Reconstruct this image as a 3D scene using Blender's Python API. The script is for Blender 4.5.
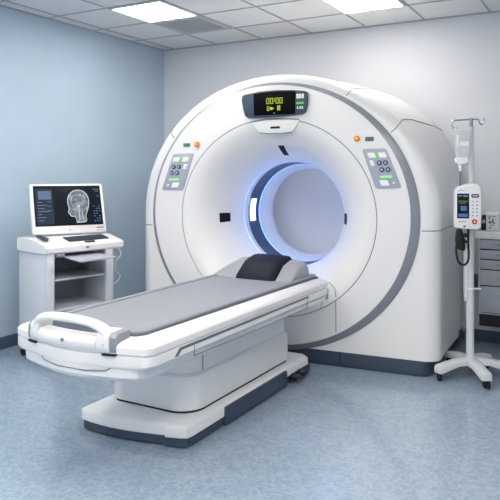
import bpy, bmesh, math, random
from math import pi, sin, cos, radians, atan2, sqrt
from mathutils import Vector, Matrix

random.seed(4)
for o in list(bpy.data.objects):
    bpy.data.objects.remove(o)
SC = bpy.context.scene
COL = SC.collection

# ------------------------------------------------------------------ camera
cam_d = bpy.data.cameras.new('camera')
cam = bpy.data.objects.new('camera', cam_d)
COL.objects.link(cam)
cam.location = (0, 0, 1.36)
cam.rotation_euler = (radians(90), 0, radians(29.4))
cam_d.sensor_width = 36
cam_d.lens = 640 / 500 * 36
cam_d.shift_y = -76 / 500
cam_d.clip_start = 0.05
SC.camera = cam

# ------------------------------------------------------------------ world / exposure
W = bpy.data.worlds.new('world')
SC.world = W
W.use_nodes = True
W.node_tree.nodes['Background'].inputs[0].default_value = (0.75, 0.82, 0.92, 1)
W.node_tree.nodes['Background'].inputs[1].default_value = 0.3
SC.view_settings.view_transform = 'Standard'
SC.view_settings.look = 'None'
SC.view_settings.gamma = 1
SC.view_settings.use_curve_mapping = False
SC.view_settings.exposure = 0.93
LAMP = 8.0          # emission of the ceiling panels
BLUE = 0.65           # emission of the bore light rings


# ------------------------------------------------------------------ materials
def s2l(c):
    return tuple(((v / 255) / 12.92 if v / 255 <= 0.04045 else ((v / 255 + 0.055) / 1.055) ** 2.4) for v in c)


def mat(name, rgb, rough=0.45, metal=0.0, noise=0.0, scale=30, bump=0.0, coat=0.0, emit=None, estr=0.0, alpha=1.0, trans=0.0, ior=1.45):
    m = bpy.data.materials.new(name)
    m.use_nodes = True
    nt = m.node_tree
    b = nt.nodes['Principled BSDF']
    c = (*s2l(rgb), 1)
    b.inputs['Base Color'].default_value = c
    b.inputs['Roughness'].default_value = rough
    b.inputs['Metallic'].default_value = metal
    b.inputs['IOR'].default_value = ior
    if coat:
        b.inputs['Coat Weight'].default_value = coat
        b.inputs['Coat Roughness'].default_value = 0.12
    if trans:
        b.inputs['Transmission Weight'].default_value = trans
    if alpha < 1:
        b.inputs['Alpha'].default_value = alpha
    if emit:
        b.inputs['Emission Color'].default_value = (*s2l(emit), 1)
        b.inputs['Emission Strength'].default_value = estr
    if noise or bump:
        tc = nt.nodes.new('ShaderNodeTexCoord')
        n = nt.nodes.new('ShaderNodeTexNoise')
        n.inputs['Scale'].default_value = scale
        n.inputs['Detail'].default_value = 6
        nt.links.new(tc.outputs['Object'], n.inputs['Vector'])
        if noise:
            mx = nt.nodes.new('ShaderNodeMixRGB')
            mx.blend_type = 'MULTIPLY'
            mx.inputs[0].default_value = 1.0
            mx.inputs[1].default_value = c
            r = nt.nodes.new('ShaderNodeMapRange')
            r.inputs[1].default_value = 0.3
            r.inputs[2].default_value = 0.7
            r.inputs[3].default_value = 1 - noise
            r.inputs[4].default_value = 1 + noise
            nt.links.new(n.outputs['Fac'], r.inputs[0])
            nt.links.new(r.outputs[0], mx.inputs[2])
            nt.links.new(mx.outputs[0], b.inputs['Base Color'])
        if bump:
            bp = nt.nodes.new('ShaderNodeBump')
            bp.inputs['Strength'].default_value = bump
            bp.inputs['Distance'].default_value = 0.01
            nt.links.new(n.outputs['Fac'], bp.inputs['Height'])
            nt.links.new(bp.outputs[0], b.inputs['Normal'])
    return m


def floor_mat():
    m = mat('vinyl_floor', (137, 160, 182), 0.3, ior=1.6)
    nt = m.node_tree
    b = nt.nodes['Principled BSDF']
    tc = nt.nodes.new('ShaderNodeTexCoord')
    v = nt.nodes.new('ShaderNodeTexVoronoi')
    v.inputs['Scale'].default_value = 75
    nt.links.new(tc.outputs['Object'], v.inputs['Vector'])
    n = nt.nodes.new('ShaderNodeTexNoise')
    n.inputs['Scale'].default_value = 14
    n.inputs['Detail'].default_value = 8
    n.inputs['Roughness'].default_value = 0.7
    nt.links.new(tc.outputs['Object'], n.inputs['Vector'])
    cr = nt.nodes.new('ShaderNodeValToRGB')
    cr.color_ramp.elements[0].color = (*s2l((117, 138, 160)), 1)
    cr.color_ramp.elements[1].color = (*s2l((167, 183, 199)), 1)
    sp = nt.nodes.new('ShaderNodeSeparateColor')
    nt.links.new(v.outputs['Color'], sp.inputs[0])
    mx = nt.nodes.new('ShaderNodeMath')
    mx.operation = 'MULTIPLY_ADD'
    mx.inputs[1].default_value = 0.45
    mul = nt.nodes.new('ShaderNodeMath')
    mul.operation = 'MULTIPLY'
    mul.inputs[1].default_value = 0.6
    nt.links.new(n.outputs['Fac'], mul.inputs[0])
    nt.links.new(sp.outputs[0], mx.inputs[0])
    nt.links.new(mul.outputs[0], mx.inputs[2])
    nt.links.new(mx.outputs[0], cr.inputs[0])
    nt.links.new(cr.outputs[0], b.inputs['Base Color'])
    n2 = nt.nodes.new('ShaderNodeTexNoise')
    n2.inputs['Scale'].default_value = 1.2
    nt.links.new(tc.outputs['Object'], n2.inputs['Vector'])
    r = nt.nodes.new('ShaderNodeMapRange')
    r.inputs[3].default_value = 0.10
    r.inputs[4].default_value = 0.19
    nt.links.new(n2.outputs['Fac'], r.inputs[0])
    nt.links.new(r.outputs[0], b.inputs['Roughness'])
    return m


M = dict(
    floor=floor_mat(),
    wall_blue=mat('blue_wall_paint', (180, 200, 219), 0.6, noise=0.03, scale=2.5, bump=0.05),
    wall_grey=mat('pale_grey_wall_paint', (219, 222, 229), 0.6, noise=0.02, scale=2.5, bump=0.05),
    ceiling=mat('ceiling_tile', (222, 223, 226), 0.9, noise=0.03, scale=120, bump=0.15),
    tbar=mat('ceiling_grid', (168, 173, 181), 0.6),
    baseboard=mat('slate_baseboard', (76, 92, 112), 0.45),
    white=mat('gloss_white_plastic', (231, 230, 231), 0.32, coat=0.25),
    satin=mat('satin_white_plastic', (236, 236, 238), 0.42),
    lightgrey=mat('light_grey_plastic', (205, 208, 214), 0.45),
    midgrey=mat('mid_grey_trim', (146, 150, 159), 0.35, metal=0.25),
    panelgrey=mat('control_panel_grey', (168, 172, 186), 0.4),
    groove=mat('groove_grey', (104, 110, 121), 0.5),
    seam=mat('seam_shadow_grey', (120, 124, 132), 0.6),
    slate=mat('dark_slate_plastic', (60, 74, 92), 0.42),
    slate2=mat('slate_band', (52, 72, 104), 0.35),
    black=mat('black_plastic', (20, 22, 26), 0.4),
    rubber=mat('black_rubber', (18, 19, 21), 0.6),
    blackscreen=mat('black_glass', (6, 7, 9), 0.35, ior=1.15),
    pad=mat('grey_pad_vinyl', (140, 144, 154), 0.5, bump=0.03, scale=200),
    headgrey=mat('headrest_grey_foam', (150, 153, 161), 0.6, bump=0.05, scale=160),
    leather=mat('black_navy_leather', (9, 17, 36), 0.55, ior=1.3, bump=0.06, scale=120),
    chrome=mat('chrome', (190, 195, 204), 0.22, metal=1.0),
    steel=mat('brushed_steel', (150, 155, 165), 0.35, metal=1.0),
    cartgrey=mat('cart_pale_grey_paint', (206, 209, 216), 0.45),
    cartin=mat('cart_inner_grey', (150, 155, 164), 0.5),
    cabinet=mat('cabinet_grey_paint', (164, 169, 179), 0.5),
    worktop=mat('worktop_grey_laminate', (212, 213, 216), 0.4, noise=0.04, scale=60),
    darkgap=mat('dark_recess', (22, 26, 33), 0.7),
    lamp=mat('lamp_diffuser', (250, 250, 250), 0.6, emit=(255, 248, 237), estr=LAMP),
    lampframe=mat('lamp_frame', (225, 227, 230), 0.5),
    ventgrey=mat('vent_grey_metal', (205, 208, 212), 0.5),
    ventframe=mat('vent_frame_grey', (176, 180, 186), 0.5),
    blueled=mat('blue_led_strip', (120, 170, 255), 0.5, emit=(130, 172, 255), estr=BLUE),
    whiteled=mat('white_light_window', (235, 242, 255), 0.4, emit=(205, 222, 255), estr=1.3),
    digit=mat('display_yellow_green', (70, 76, 24), 0.5, emit=(180, 196, 70), estr=0.6),
    green=mat('green_lit_key', (60, 190, 60), 0.5, emit=(70, 215, 70), estr=0.3),
    palegreen=mat('pale_green_lit_key', (150, 220, 150), 0.5, emit=(120, 220, 120), estr=0.25),
    darkgreen=mat('dark_green_button', (78, 118, 98), 0.4),
    teal=mat('teal_dot', (60, 150, 130), 0.5, emit=(60, 150, 130), estr=0.5),
    orange=mat('orange_button', (232, 132, 40), 0.35),
    yellow=mat('yellow_button_cap', (250, 205, 70), 0.35),
    red=mat('red_button', (205, 50, 48), 0.35),
    keywhite=mat('white_key', (236, 238, 242), 0.4),
    navy=mat('navy_round_key', (52, 68, 104), 0.35),
    ui_dark=mat('screen_background', (14, 17, 22), 0.35, ior=1.15, emit=(18, 22, 30), estr=0.6),
    ui_panel=mat('screen_panel_blue_grey', (32, 41, 54), 0.2, emit=(45, 60, 82), estr=0.12),
    ui_thumb=mat('screen_thumb_blue_grey', (62, 76, 95), 0.2, emit=(92, 110, 136), estr=0.35),
    ui_text=mat('screen_text_grey', (70, 82, 98), 0.2, emit=(110, 128, 152), estr=0.3),
    ui_blue=mat('screen_icon_blue', (50, 76, 112), 0.2, emit=(70, 110, 165), estr=0.35),
    ui_green=mat('screen_row_green', (60, 72, 52), 0.2, emit=(96, 120, 84), estr=0.25),
    ivbag=mat('clear_fluid_bag', (238, 241, 245), 0.2, trans=0.55, ior=1.2),
    ivwhite=mat('bag_label_white', (240, 242, 245), 0.5),
    tube=mat('grey_tube', (96, 102, 112), 0.4),
    keyboard=mat('keyboard_dark', (58, 64, 76), 0.5),
)


def scan_mat():
    m = mat('head_scan_image', (150, 155, 160), 0.3)
    nt = m.node_tree
    b = nt.nodes['Principled BSDF']
    tc = nt.nodes.new('ShaderNodeTexCoord')
    n = nt.nodes.new('ShaderNodeTexNoise')
    n.inputs['Scale'].default_value = 30
    n.inputs['Detail'].default_value = 4
    n.inputs['Distortion'].default_value = 0.8
    nt.links.new(tc.outputs['Object'], n.inputs['Vector'])
    cr = nt.nodes.new('ShaderNodeValToRGB')
    cr.color_ramp.elements[0].position = 0.36
    cr.color_ramp.elements[0].color = (*s2l((62, 70, 80)), 1)
    cr.color_ramp.elements[1].position = 0.66
    cr.color_ramp.elements[1].color = (*s2l((128, 136, 145)), 1)
    nt.links.new(n.outputs['Fac'], cr.inputs[0])
    nt.links.new(cr.outputs[0], b.inputs['Base Color'])
    nt.links.new(cr.outputs[0], b.inputs['Emission Color'])
    b.inputs['Emission Strength'].default_value = 0.25
    return m


M['scan'] = scan_mat()
M['bone'] = mat('scan_bone_white', (160, 168, 176), 0.3, emit=(190, 198, 206), estr=0.2)


# ------------------------------------------------------------------ mesh helpers
def absorb(bm, t, mtx=None):
    me = bpy.data.meshes.new('tmp')
    t.to_mesh(me)
    t.free()
    if mtx is not None:
        me.transform(mtx)
    bm.from_mesh(me)
    bpy.data.meshes.remove(me)


def box(bm, x0, x1, y0, y1, z0, z1, bev=0.0, seg=2, mtx=None):
    t = bmesh.new()
    bmesh.ops.create_cube(t, size=1)
    for v in t.verts:
        v.co = Vector(((x0 + x1) / 2 + v.co.x * (x1 - x0), (y0 + y1) / 2 + v.co.y * (y1 - y0), (z0 + z1) / 2 + v.co.z * (z1 - z0)))
    if bev:
        bmesh.ops.bevel(t, geom=t.edges[:], offset=bev, segments=seg, affect='EDGES', profile=0.5)
    absorb(bm, t, mtx)
    return bm


def prism(bm, poly, w0, w1, axis='z', bev=0.0, seg=2, mtx=None):
    """polygon (u,v) pulled from w0 to w1; axis z: (u,v,w)  y: (u,w,v)  x: (w,u,v)"""
    def P(u, v, w):
        return {'z': (u, v, w), 'y': (u, w, v), 'x': (w, u, v)}[axis]
    t = bmesh.new()
    a = [t.verts.new(P(u, v, w0)) for u, v in poly]
    b = [t.verts.new(P(u, v, w1)) for u, v in poly]
    n = len(poly)
    t.faces.new(a)
    t.faces.new(b[::-1])
    for i in range(n):
        t.faces.new((a[i], a[(i + 1) % n], b[(i + 1) % n], b[i]))
    bmesh.ops.recalc_face_normals(t, faces=t.faces[:])
    if bev:
        es = [e for e in t.edges if e.calc_face_angle(0) > 0.5]
        bmesh.ops.bevel(t, geom=es, offset=bev, segments=seg, affect='EDGES', profile=0.5, clamp_overlap=True)
    absorb(bm, t, mtx)
    return bm


def loft(bm, rings, caps=(True, True), closed=True):
    t = bmesh.new()
    vs = [[t.verts.new(p) for p in r] for r in rings]
    n = len(rings[0])
    for a, b in zip(vs[:-1], vs[1:]):
        for i in range(n if closed else n - 1):
            t.faces.new((a[i], a[(i + 1) % n], b[(i + 1) % n], b[i]))
    if caps[0]:
        t.faces.new(vs[0])
    if caps[1]:
        t.faces.new(vs[-1][::-1])
    bmesh.ops.recalc_face_normals(t, faces=t.faces[:])
    absorb(bm, t)
    return bm


def tube(bm, path, r, n=10, caps=True, flat=1.0):
    """round bar along a path; r a number or one per point"""
    pts = [Vector(p) for p in path]
    rs = r if isinstance(r, (list, tuple)) else [r] * len(pts)
    rings = []
    up = None
    for i, p in enumerate(pts):
        a = pts[max(i - 1, 0)]
        b = pts[min(i + 1, len(pts) - 1)]
        d = (b - a).normalized()
        if up is None:
            up = Vector((0, 0, 1)) if abs(d.z) < 0.9 else Vector((1, 0, 0))
        s = d.cross(up).normalized()
        up = s.cross(d).normalized()
        rings.append([p + s * (rs[i] * cos(2 * pi * k / n)) + up * (rs[i] * flat * sin(2 * pi * k / n)) for k in range(n)])
    return loft(bm, rings, (caps, caps))


def cyl(bm, c, r, h, axis='z', n=24, bev=0.0, r2=None):
    t = bmesh.new()
    bmesh.ops.create_cone(t, cap_ends=True, segments=n, radius1=r, radius2=r if r2 is None else r2, depth=h)
    if bev:
        es = [e for e in t.edges if e.calc_face_angle(0) > 1.0]
        bmesh.ops.bevel(t, geom=es, offset=bev, segments=2, affect='EDGES', profile=0.5)
    R = {'z': Matrix(), 'y': Matrix.Rotation(pi / 2, 4, 'X'), 'x': Matrix.Rotation(pi / 2, 4, 'Y')}[axis]
    absorb(bm, t, Matrix.Translation(c) @ R)
    return bm


def smooth_path(ctrl, n=8):
    """Catmull-Rom through the control points"""
    P = [Vector(p) for p in ctrl]
    P = [2 * P[0] - P[1]] + P + [2 * P[-1] - P[-2]]
    out = []
    for i in range(1, len(P) - 2):
        for k in range(n):
            t = k / n
            out.append(0.5 * ((2 * P[i]) + (P[i + 1] - P[i - 1]) * t + (2 * P[i - 1] - 5 * P[i] + 4 * P[i + 1] - P[i + 2]) * t * t + (3 * P[i] - P[i - 1] - 3 * P[i + 1] + P[i + 2]) * t ** 3))
    out.append(P[-2])
    return out


def obj(name, bm, m, parent=None, angle=32, label=None, recalc=False):
    if recalc:
        bmesh.ops.recalc_face_normals(bm, faces=bm.faces[:])
    me = bpy.data.meshes.new(name)
    bm.to_mesh(me)
    bm.free()
    for p in me.polygons:
        p.use_smooth = True
    me.set_sharp_from_angle(angle=radians(angle))
    me.materials.append(m)
    o = bpy.data.objects.new(name, me)
    COL.objects.link(o)
    if parent is not None:
        o.parent = parent
    if label:
        o['label'] = label
    return o


def thing(name, label, cat, loc=(0, 0, 0), rot=(0, 0, 0), group=None):
    o = bpy.data.objects.new(name, None)
    o.empty_display_size = 0.1
    COL.objects.link(o)
    o.location = loc
    o.rotation_euler = rot
    return tag(o, label, cat, group)


def tag(o, label, cat, group=None):
    o['label'] = label
    o['category'] = cat
    if group:
        o['group'] = group
    return o


def struct(o):
    o['kind'] = 'structure'
    return o


def N():
    return bmesh.new()


def rrect(x0, x1, y0, y1, r, n=5):
    """rounded rectangle, counter-clockwise; r one radius or four (x0y0, x1y0, x1y1, x0y1)"""
    rr = r if isinstance(r, (list, tuple)) else [r] * 4
    out = []
    for (cx, cy, a0, q) in ((x0 + rr[0], y0 + rr[0], pi, rr[0]), (x1 - rr[1], y0 + rr[1], 1.5 * pi, rr[1]), (x1 - rr[2], y1 - rr[2], 0, rr[2]), (x0 + rr[3], y1 - rr[3], 0.5 * pi, rr[3])):
        for k in range(n + 1):
            a = a0 + k * pi / 2 / n
            out.append((cx + q * cos(a), cy + q * sin(a)))
    return out


# ================================================================== THE ROOM
XL, XR, YB, YF, ZC = -4.12, 2.3, 5.46, -2.0, 2.67
b = box(N(), XL - 0.1, XR + 0.1, YF - 0.1, YB + 0.1, -0.1, 0)
struct(obj('floor', b, M['floor']))
b = box(N(), XL - 0.1, XL, YF, YB, 0, ZC)
struct(obj('wall_left', b, M['wall_blue']))
b = box(N(), XL - 0.1, XR + 0.1, YB, YB + 0.1, 0, ZC)
struct(obj('wall_back', b, M['wall_grey']))
b = box(N(), XR, XR + 0.1, YF, YB, 0, ZC)
struct(obj('wall_right', b, M['wall_grey']))
b = box(N(), XL - 0.1, XR + 0.1, YF - 0.1, YF, 0, ZC)
struct(obj('wall_front', b, M['wall_grey']))
b = box(N(), XL - 0.1, XR + 0.1, YF - 0.1, YB + 0.1, ZC, ZC + 0.1)
struct(obj('ceiling', b, M['ceiling']))
# tile grid
GX0, GP, GY = -3.459, 0.522, 0.54
b = N()
xs = [GX0 + GP * k for k in range(-1, 12)]
ys = [YB - GY * k for k in range(1, 14)]
for x in xs:
    if XL < x < XR:
        box(b, x - 0.007, x + 0.007, YF, YB, ZC - 0.006, ZC)
for y in ys:
    if y > YF:
        box(b, XL, XR, y - 0.007, y + 0.007, ZC - 0.006, ZC)
box(b, XL, XL + 0.014, YF, YB, ZC - 0.01, ZC)
box(b, XL, XR, YB - 0.014, YB, ZC - 0.01, ZC)
struct(obj('trim_1', b, M['tbar']))
b = box(N(), XL, XL + 0.012, YF, YB, 0.0, 0.095, 0.003)
struct(obj('baseboard_left', b, M['baseboard']))
b = box(N(), XL + 0.012, XR, YB - 0.012, YB, 0.0, 0.095, 0.003)
struct(obj('baseboard_back', b, M['baseboard']))


# ceiling lights: one prototype, copied
def copy_tree(o, parent=None):
    c = o.copy()
    COL.objects.link(c)
    c.parent = parent
    for ch in list(o.children):
        copy_tree(ch, c)
    return c


def cell(i, j):
    """centre of ceiling tile: i columns right of the first grid line, j rows from the back wall"""
    return GX0 + GP * (i + 0.5), YB - GY * (j + 0.5)


lt = thing('ceiling_light', 'bright square ceiling light panel set beside the air vent', 'ceiling light', (*cell(0, 2), ZC), group='ceiling light panels')
hw_, hd_ = GP / 2 - 0.008, GY / 2 - 0.008
b = N()
for q in ((-hw_, hw_, -hd_, -hd_ + 0.02), (-hw_, hw_, hd_ - 0.02, hd_), (-hw_, -hw_ + 0.02, -hd_ + 0.02, hd_ - 0.02), (hw_ - 0.02, hw_, -hd_ + 0.02, hd_ - 0.02)):
    box(b, *q, -0.014, 0.0, 0.002)
obj('light_frame', b, M['lampframe'], lt)
obj('diffuser', box(N(), -hw_ + 0.02, hw_ - 0.02, -hd_ + 0.02, hd_ - 0.02, -0.010, -0.004), M['lamp'], lt)
c = copy_tree(lt)
c.location = (*cell(3, 1), ZC)
c['label'] = 'bright square ceiling light panel above the scanner, nearer the right side'
for (i, j) in ((0, 5), (0, 7), (0, 9), (0, 11), (2, 6), (2, 8), (2, 10), (2, 12), (4, 6), (4, 8), (4, 10), (4, 12), (6, 6), (6, 8), (6, 10), (8, 8), (8, 11), (6, 4), (1, 3)):  # unseen panels, placed for their light; several added as fill
    c = copy_tree(lt)
    c.location = (*cell(i, j), ZC)
    c['label'] = 'unseen square ceiling light panel placed to fill the room with light'

# air vent
vx, vy = cell(0, 1)
vt = thing('air_vent', 'grey louvred air vent in the ceiling next to a light panel', 'air vent', (vx, vy, ZC))
b = N()
for q in ((-hw_, hw_, -hd_, -hd_ + 0.055), (-hw_, hw_, hd_ - 0.055, hd_), (-hw_, -hw_ + 0.05, -hd_ + 0.055, hd_ - 0.055), (hw_ - 0.05, hw_, -hd_ + 0.055, hd_ - 0.055)):
    box(b, *q, -0.012, 0.0, 0.002)
obj('vent_frame', b, M['ventframe'], vt)
b = box(N(), -hw_ + 0.05, hw_ - 0.05, -hd_ + 0.055, hd_ - 0.055, -0.003, 0.0)
for k in range(15):
    y = -hd_ + 0.07 + k * (2 * hd_ - 0.14) / 14
    box(b, -hw_ + 0.05, hw_ - 0.05, y - 0.009, y + 0.009, -0.004, -0.001, mtx=Matrix.Translation((0, y, -0.006)) @ Matrix.Rotation(0.6, 4, 'X') @ Matrix.Translation((0, -y, 0.0)))
obj('louvre_grille', b, M['ventgrey'], vt)

# ================================================================== THE SCANNER
GT = thing('ct_scanner', 'large white ring-shaped scanner with a round blue-lit bore', 'scanner', (-2.1467, 4.181, 0), (0, 0, radians(5.4)))
CZ = 1.045          # height of the arch centre
ZB = 0.11           # bottom edge of the housing


def outline(a, bb, y, e=2.0, zc=CZ, zb=ZB):
    pts = []
    for k in range(14):                       # right side, upwards
        t = k / 14
        pts.append((a, zb + (zc - zb) * t))
    for k in range(97):                       # arch
        p = pi * k / 96
        cxx, szz = cos(p), sin(p)
        pts.append((a * math.copysign(abs(cxx) ** (2 / e), cxx), zc + bb * abs(szz) ** (2 / e)))
    for k in range(1, 14):
        t = k / 14
        pts.append((-a, zc - (zc - zb) * t))
    for k in range(24):
        t = k / 24
        pts.append((-a + 2 * a * t, zb))
    return [(x, y, z) for x, z in pts]


def ell_at(pts, x0, z0, a, bb, y):
    """the ellipse points in the directions of the outline's points"""
    out = []
    for (x, _, z) in pts:
        p = atan2((z - z0) / bb, (x - x0) / a)
        out.append((x0 + a * cos(p), y, z0 + bb * sin(p)))
    return out


RING_O = (0.0, 1.055, 1.046, 0.975)
RING_I = (-0.010, 1.064, 0.998, 0.944)
DISC = (0.0, 1.043, 0.76, 0.722)
stations = []
base = outline(1.05, 0.99, 0.0)
stations.append(ell_at(base, 0, 1.055, 1.02, 0.93, 0.004))
for k in range(9):
    t = pi / 2 * k / 8
    stations.append(outline(1.055 + 0.112 * sin(t), 0.995 + 0.060 * sin(t), 0.10 * (1 - cos(t)), 2.03))
for y, a, bb, e in ((0.2, 1.170, 1.056, 2.12), (0.35, 1.176, 1.057, 2.28), (0.55, 1.190, 1.056, 2.45), (0.75, 1.205, 1.052, 2.55), (0.96, 1.220, 1.045, 2.6)):
    stations.append(outline(a, bb, y, e))
for k in range(1, 7):
    t = pi / 2 * k / 6
    stations.append(outline(1.221 - 0.08 * (1 - cos(t)), 1.044 - 0.06 * (1 - cos(t)), 0.98 + 0.11 * sin(t), 2.6))
stations.append(ell_at(base, 0, 1.043, 0.56, 0.56, 1.09))
b = loft(N(), stations, (False, False))
obj('housing', b, M['white'], GT, 40)


def surf(theta_x, y, side=1):
    return None


# plinth under the housing
pl = [(-1.10, 0.02)] + [(1.03, 0.02)]
plan = []
for k in range(7):
    t = pi / 2 * k / 6
    plan.append((1.03 + 0.085 * sin(t), 0.015 + 0.10 * (1 - cos(t))))
plan += [(1.16, 0.95), (1.13, 1.04), (-1.13, 1.04), (-1.16, 0.95)]
for k in range(7):
    t = pi / 2 * (1 - k / 6)
    plan.append((-1.03 - 0.085 * sin(t), 0.015 + 0.10 * (1 - cos(t))))
b = prism(N(), plan, 0.0, 0.108, 'z', 0.006)
obj('plinth', b, M['slate'], GT, 30)
b = box(N(), 0.484, 0.490, 0.010, 0.03, 0.005, 0.106)
obj('plinth_joint', b, M['darkgap'], GT)

b = box(N(), 1.10, 1.222, 0.80, 1.05, 0.085, 0.150, 0.004)
obj('rear_skirt', b, M['slate'], GT, label='dark cut-out cover low on the right flank')
b = box(N(), 1.10, 1.228, 1.00, 1.04, 0.10, 0.175, 0.004)
obj('rear_bracket', b, M['satin'], GT)
# bevelled grey ring and the white fascia
NR = 160
def ell(x0, z0, a, bb, y, n=NR):
    return [(x0 + a * cos(2 * pi * k / n), y, z0 + bb * sin(2 * pi * k / n)) for k in range(n)]
YFP = -0.035        # fascia front
b = loft(N(), [ell(*RING_O, 0.012), ell(*RING_O, -0.004), ell(RING_O[0], RING_O[1], RING_O[2] - 0.004, RING_O[3] - 0.004, -0.008),
               ell(RING_I[0], RING_I[1], RING_I[2], RING_I[3], YFP + 0.004)], (False, False))
obj('trim_ring', b, M['midgrey'], GT, 40, label='grey bevelled ring around the white face')
b = loft(N(), [ell(RING_I[0], RING_I[1], RING_I[2], RING_I[3], YFP + 0.008), ell(RING_I[0], RING_I[1], RING_I[2] - 0.001, RING_I[3] - 0.001, YFP + 0.001),
               ell(RING_I[0], RING_I[1], RING_I[2] - 0.006, RING_I[3] - 0.006, YFP), ell(DISC[0], DISC[1], DISC[2] + 0.004, DISC[3] + 0.004, YFP), ell(DISC[0], DISC[1], DISC[2] + 0.002, DISC[3] + 0.002, YFP + 0.01)], (False, False))
obj('front_fascia', b, M['white'], GT, 40)
# groove behind the fascia edge
b = loft(N(), [ell(DISC[0], DISC[1], DISC[2] + 0.008, DISC[3] + 0.008, YFP + 0.005), ell(DISC[0], DISC[1], DISC[2] - 0.008, DISC[3] - 0.008, YFP + 0.005)], (False, False))
obj('fascia_groove', b, M['seam'], GT)


# funnel: flat at the rim, curving into the bore
def bez(t):
    P = ((0.0, 0.0), (0.42, 0.0), (0.86, 0.50), (1.0, 1.0))      # (fraction inwards, fraction of depth)
    q = [(1 - t) ** 3, 3 * t * (1 - t) ** 2, 3 * t * t * (1 - t), t ** 3]
    return sum(q[i] * P[i][0] for i in range(4)), sum(q[i] * P[i][1] for i in range(4))


RB, DB = 0.42, 0.36


def funnel(t, ang):
    u, d = bez(t)
    a = (DISC[2] - 0.003) * (1 - u) + RB * u
    bb = (DISC[3] - 0.003) * (1 - u) + RB * u
    return Vector((a * cos(ang), YFP + d * (DB - YFP), DISC[1] + bb * sin(ang)))


rings = [ell(DISC[0], DISC[1], DISC[2] - 0.002, DISC[3] - 0.002, YFP + 0.01)]
for k in range(29):
    rings.append([funnel(k / 28, 2 * pi * j / NR) for j in range(NR)])
b = loft(N(), rings, (False, False))
obj('bore_funnel', b, M['white'], GT, 40)


def circ(r, y, n=NR):
    return ell(0, DISC[1], r, r, y, n)


# bore tube
b = loft(N(), [circ(0.42, 0.36), circ(0.423, 0.366), circ(0.423, 0.385)], (False, False))
obj('front_light_ring', b, M['blueled'], GT, label='glowing blue light ring at the mouth of the bore')
b = loft(N(), [circ(0.423, 0.385), circ(0.416, 0.390), circ(0.412, 0.44), circ(0.414, 0.446)], (False, False))
obj('bore_lip', b, M['white'], GT)
b = loft(N(), [circ(0.414, 0.446), circ(0.408, 0.54), circ(0.402, 0.635)], (False, False))
obj('scan_window', b, M['slate2'], GT, label='dark slate band around the inside of the bore')
b = loft(N(), [circ(0.402, 0.635), circ(0.406, 0.638), circ(0.406, 0.648), circ(0.399, 0.652)], (False, False))
obj('inner_light_ring', b, M['blueled'], GT, label='glowing blue light ring behind the dark band')
b = loft(N(), [circ(0.399, 0.652), circ(0.385, 0.72), circ(0.366, 0.79), circ(0.36, 0.82), circ(0.37, 0.88), circ(0.43, 0.98), circ(0.565, 1.092)], (False, False))
obj('bore_liner', b, M['white'], GT)
# blue light rings' own lamps, plus an added white rear set lighting the wall
for rad, dep, pw in ((0.365, 0.325, 0.022), (0.31, 0.70, 0.022), (0.42, 1.06, 0.03)):
    for k in range(24):
        a = 2 * pi * (k + 0.5) / 24
        ld = bpy.data.lights.new('ring_and_fill_lamp', 'POINT')
        ld.energy = pw
        ld.color = (0.16, 0.36, 1.0) if dep < 1 else (0.85, 0.9, 1.0)
        ld.shadow_soft_size = 0.03
        lo = bpy.data.objects.new('ring_and_fill_lamp', ld)
        COL.objects.link(lo)
        lo.parent = GT
        lo.location = (rad * cos(a), dep, DISC[1] + rad * sin(a))
# lit window on the left of the band
b = N()
rr_ = []
for y in (0.462, 0.53, 0.545, 0.565):
    pass
t_ = bmesh.new()
g_ = [[t_.verts.new(((-(0.4075 - (y - 0.446) * 0.063 + 0.0) ) * cos(a), y, DISC[1] - 0.0 + (0.4075 - (y - 0.446) * 0.063) * sin(a))) for y in (0.468, 0.51, 0.56)] for a in [radians(-13 + 26 * k / 12 + 3) for k in range(13)]]
for i in range(12):
    for j in range(2):
        t_.faces.new((g_[i][j], g_[i][j + 1], g_[i + 1][j + 1], g_[i + 1][j]))
bmesh.ops.solidify(t_, geom=t_.faces[:], thickness=0.003)
absorb(b, t_)
obj('lit_window', b, M['whiteled'], GT, label='small white lit window on the left of the dark band')


# laser slits set in the funnel: little blocks aligned to its surface
def on_funnel(t, ang, w_t, h_a, depth, name, m, parent, lift=0.002):
    """a patch following the funnel between t-w..t+w and ang-h..ang+h"""
    bm = bmesh.new()
    G = []
    for i in range(7):
        row = []
        for j in range(7):
            p = funnel(t - w_t + 2 * w_t * i / 6, ang - h_a + 2 * h_a * j / 6)
            p2 = funnel(t - w_t + 2 * w_t * i / 6 + 0.01, ang - h_a + 2 * h_a * j / 6)
            tt = p2 - p
            ta = Vector((-sin(ang), 0, cos(ang)))
            nn = tt.cross(ta).normalized()
            if nn.y > 0:
                nn = -nn
            row.append(bm.verts.new(p + nn * lift))
        G.append(row)
    for i in range(6):
        for j in range(6):
            bm.faces.new((G[i][j], G[i + 1][j], G[i + 1][j + 1], G[i][j + 1]))
    bmesh.ops.solidify(bm, geom=bm.faces[:], thickness=0.004)
    return obj(name, bm, m, parent)


on_funnel(0.645, radians(89), 0.125, radians(2.5), 0, 'laser_slit', M['black'], GT)
on_funnel(0.675, radians(183), 0.085, radians(4.2), 0, 'laser_slit', M['black'], GT)
on_funnel(0.74, radians(-1.5), 0.075, radians(4.8), 0, 'laser_slit', M['black'], GT)

# ---- display pod
F = YFP


def strip(name, poly, d0, d1, m, parent, bev=0.0, label=None):
    return obj(name, prism(N(), poly, F - d1, F - d0, 'y', bev), m, parent, label=label)


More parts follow.
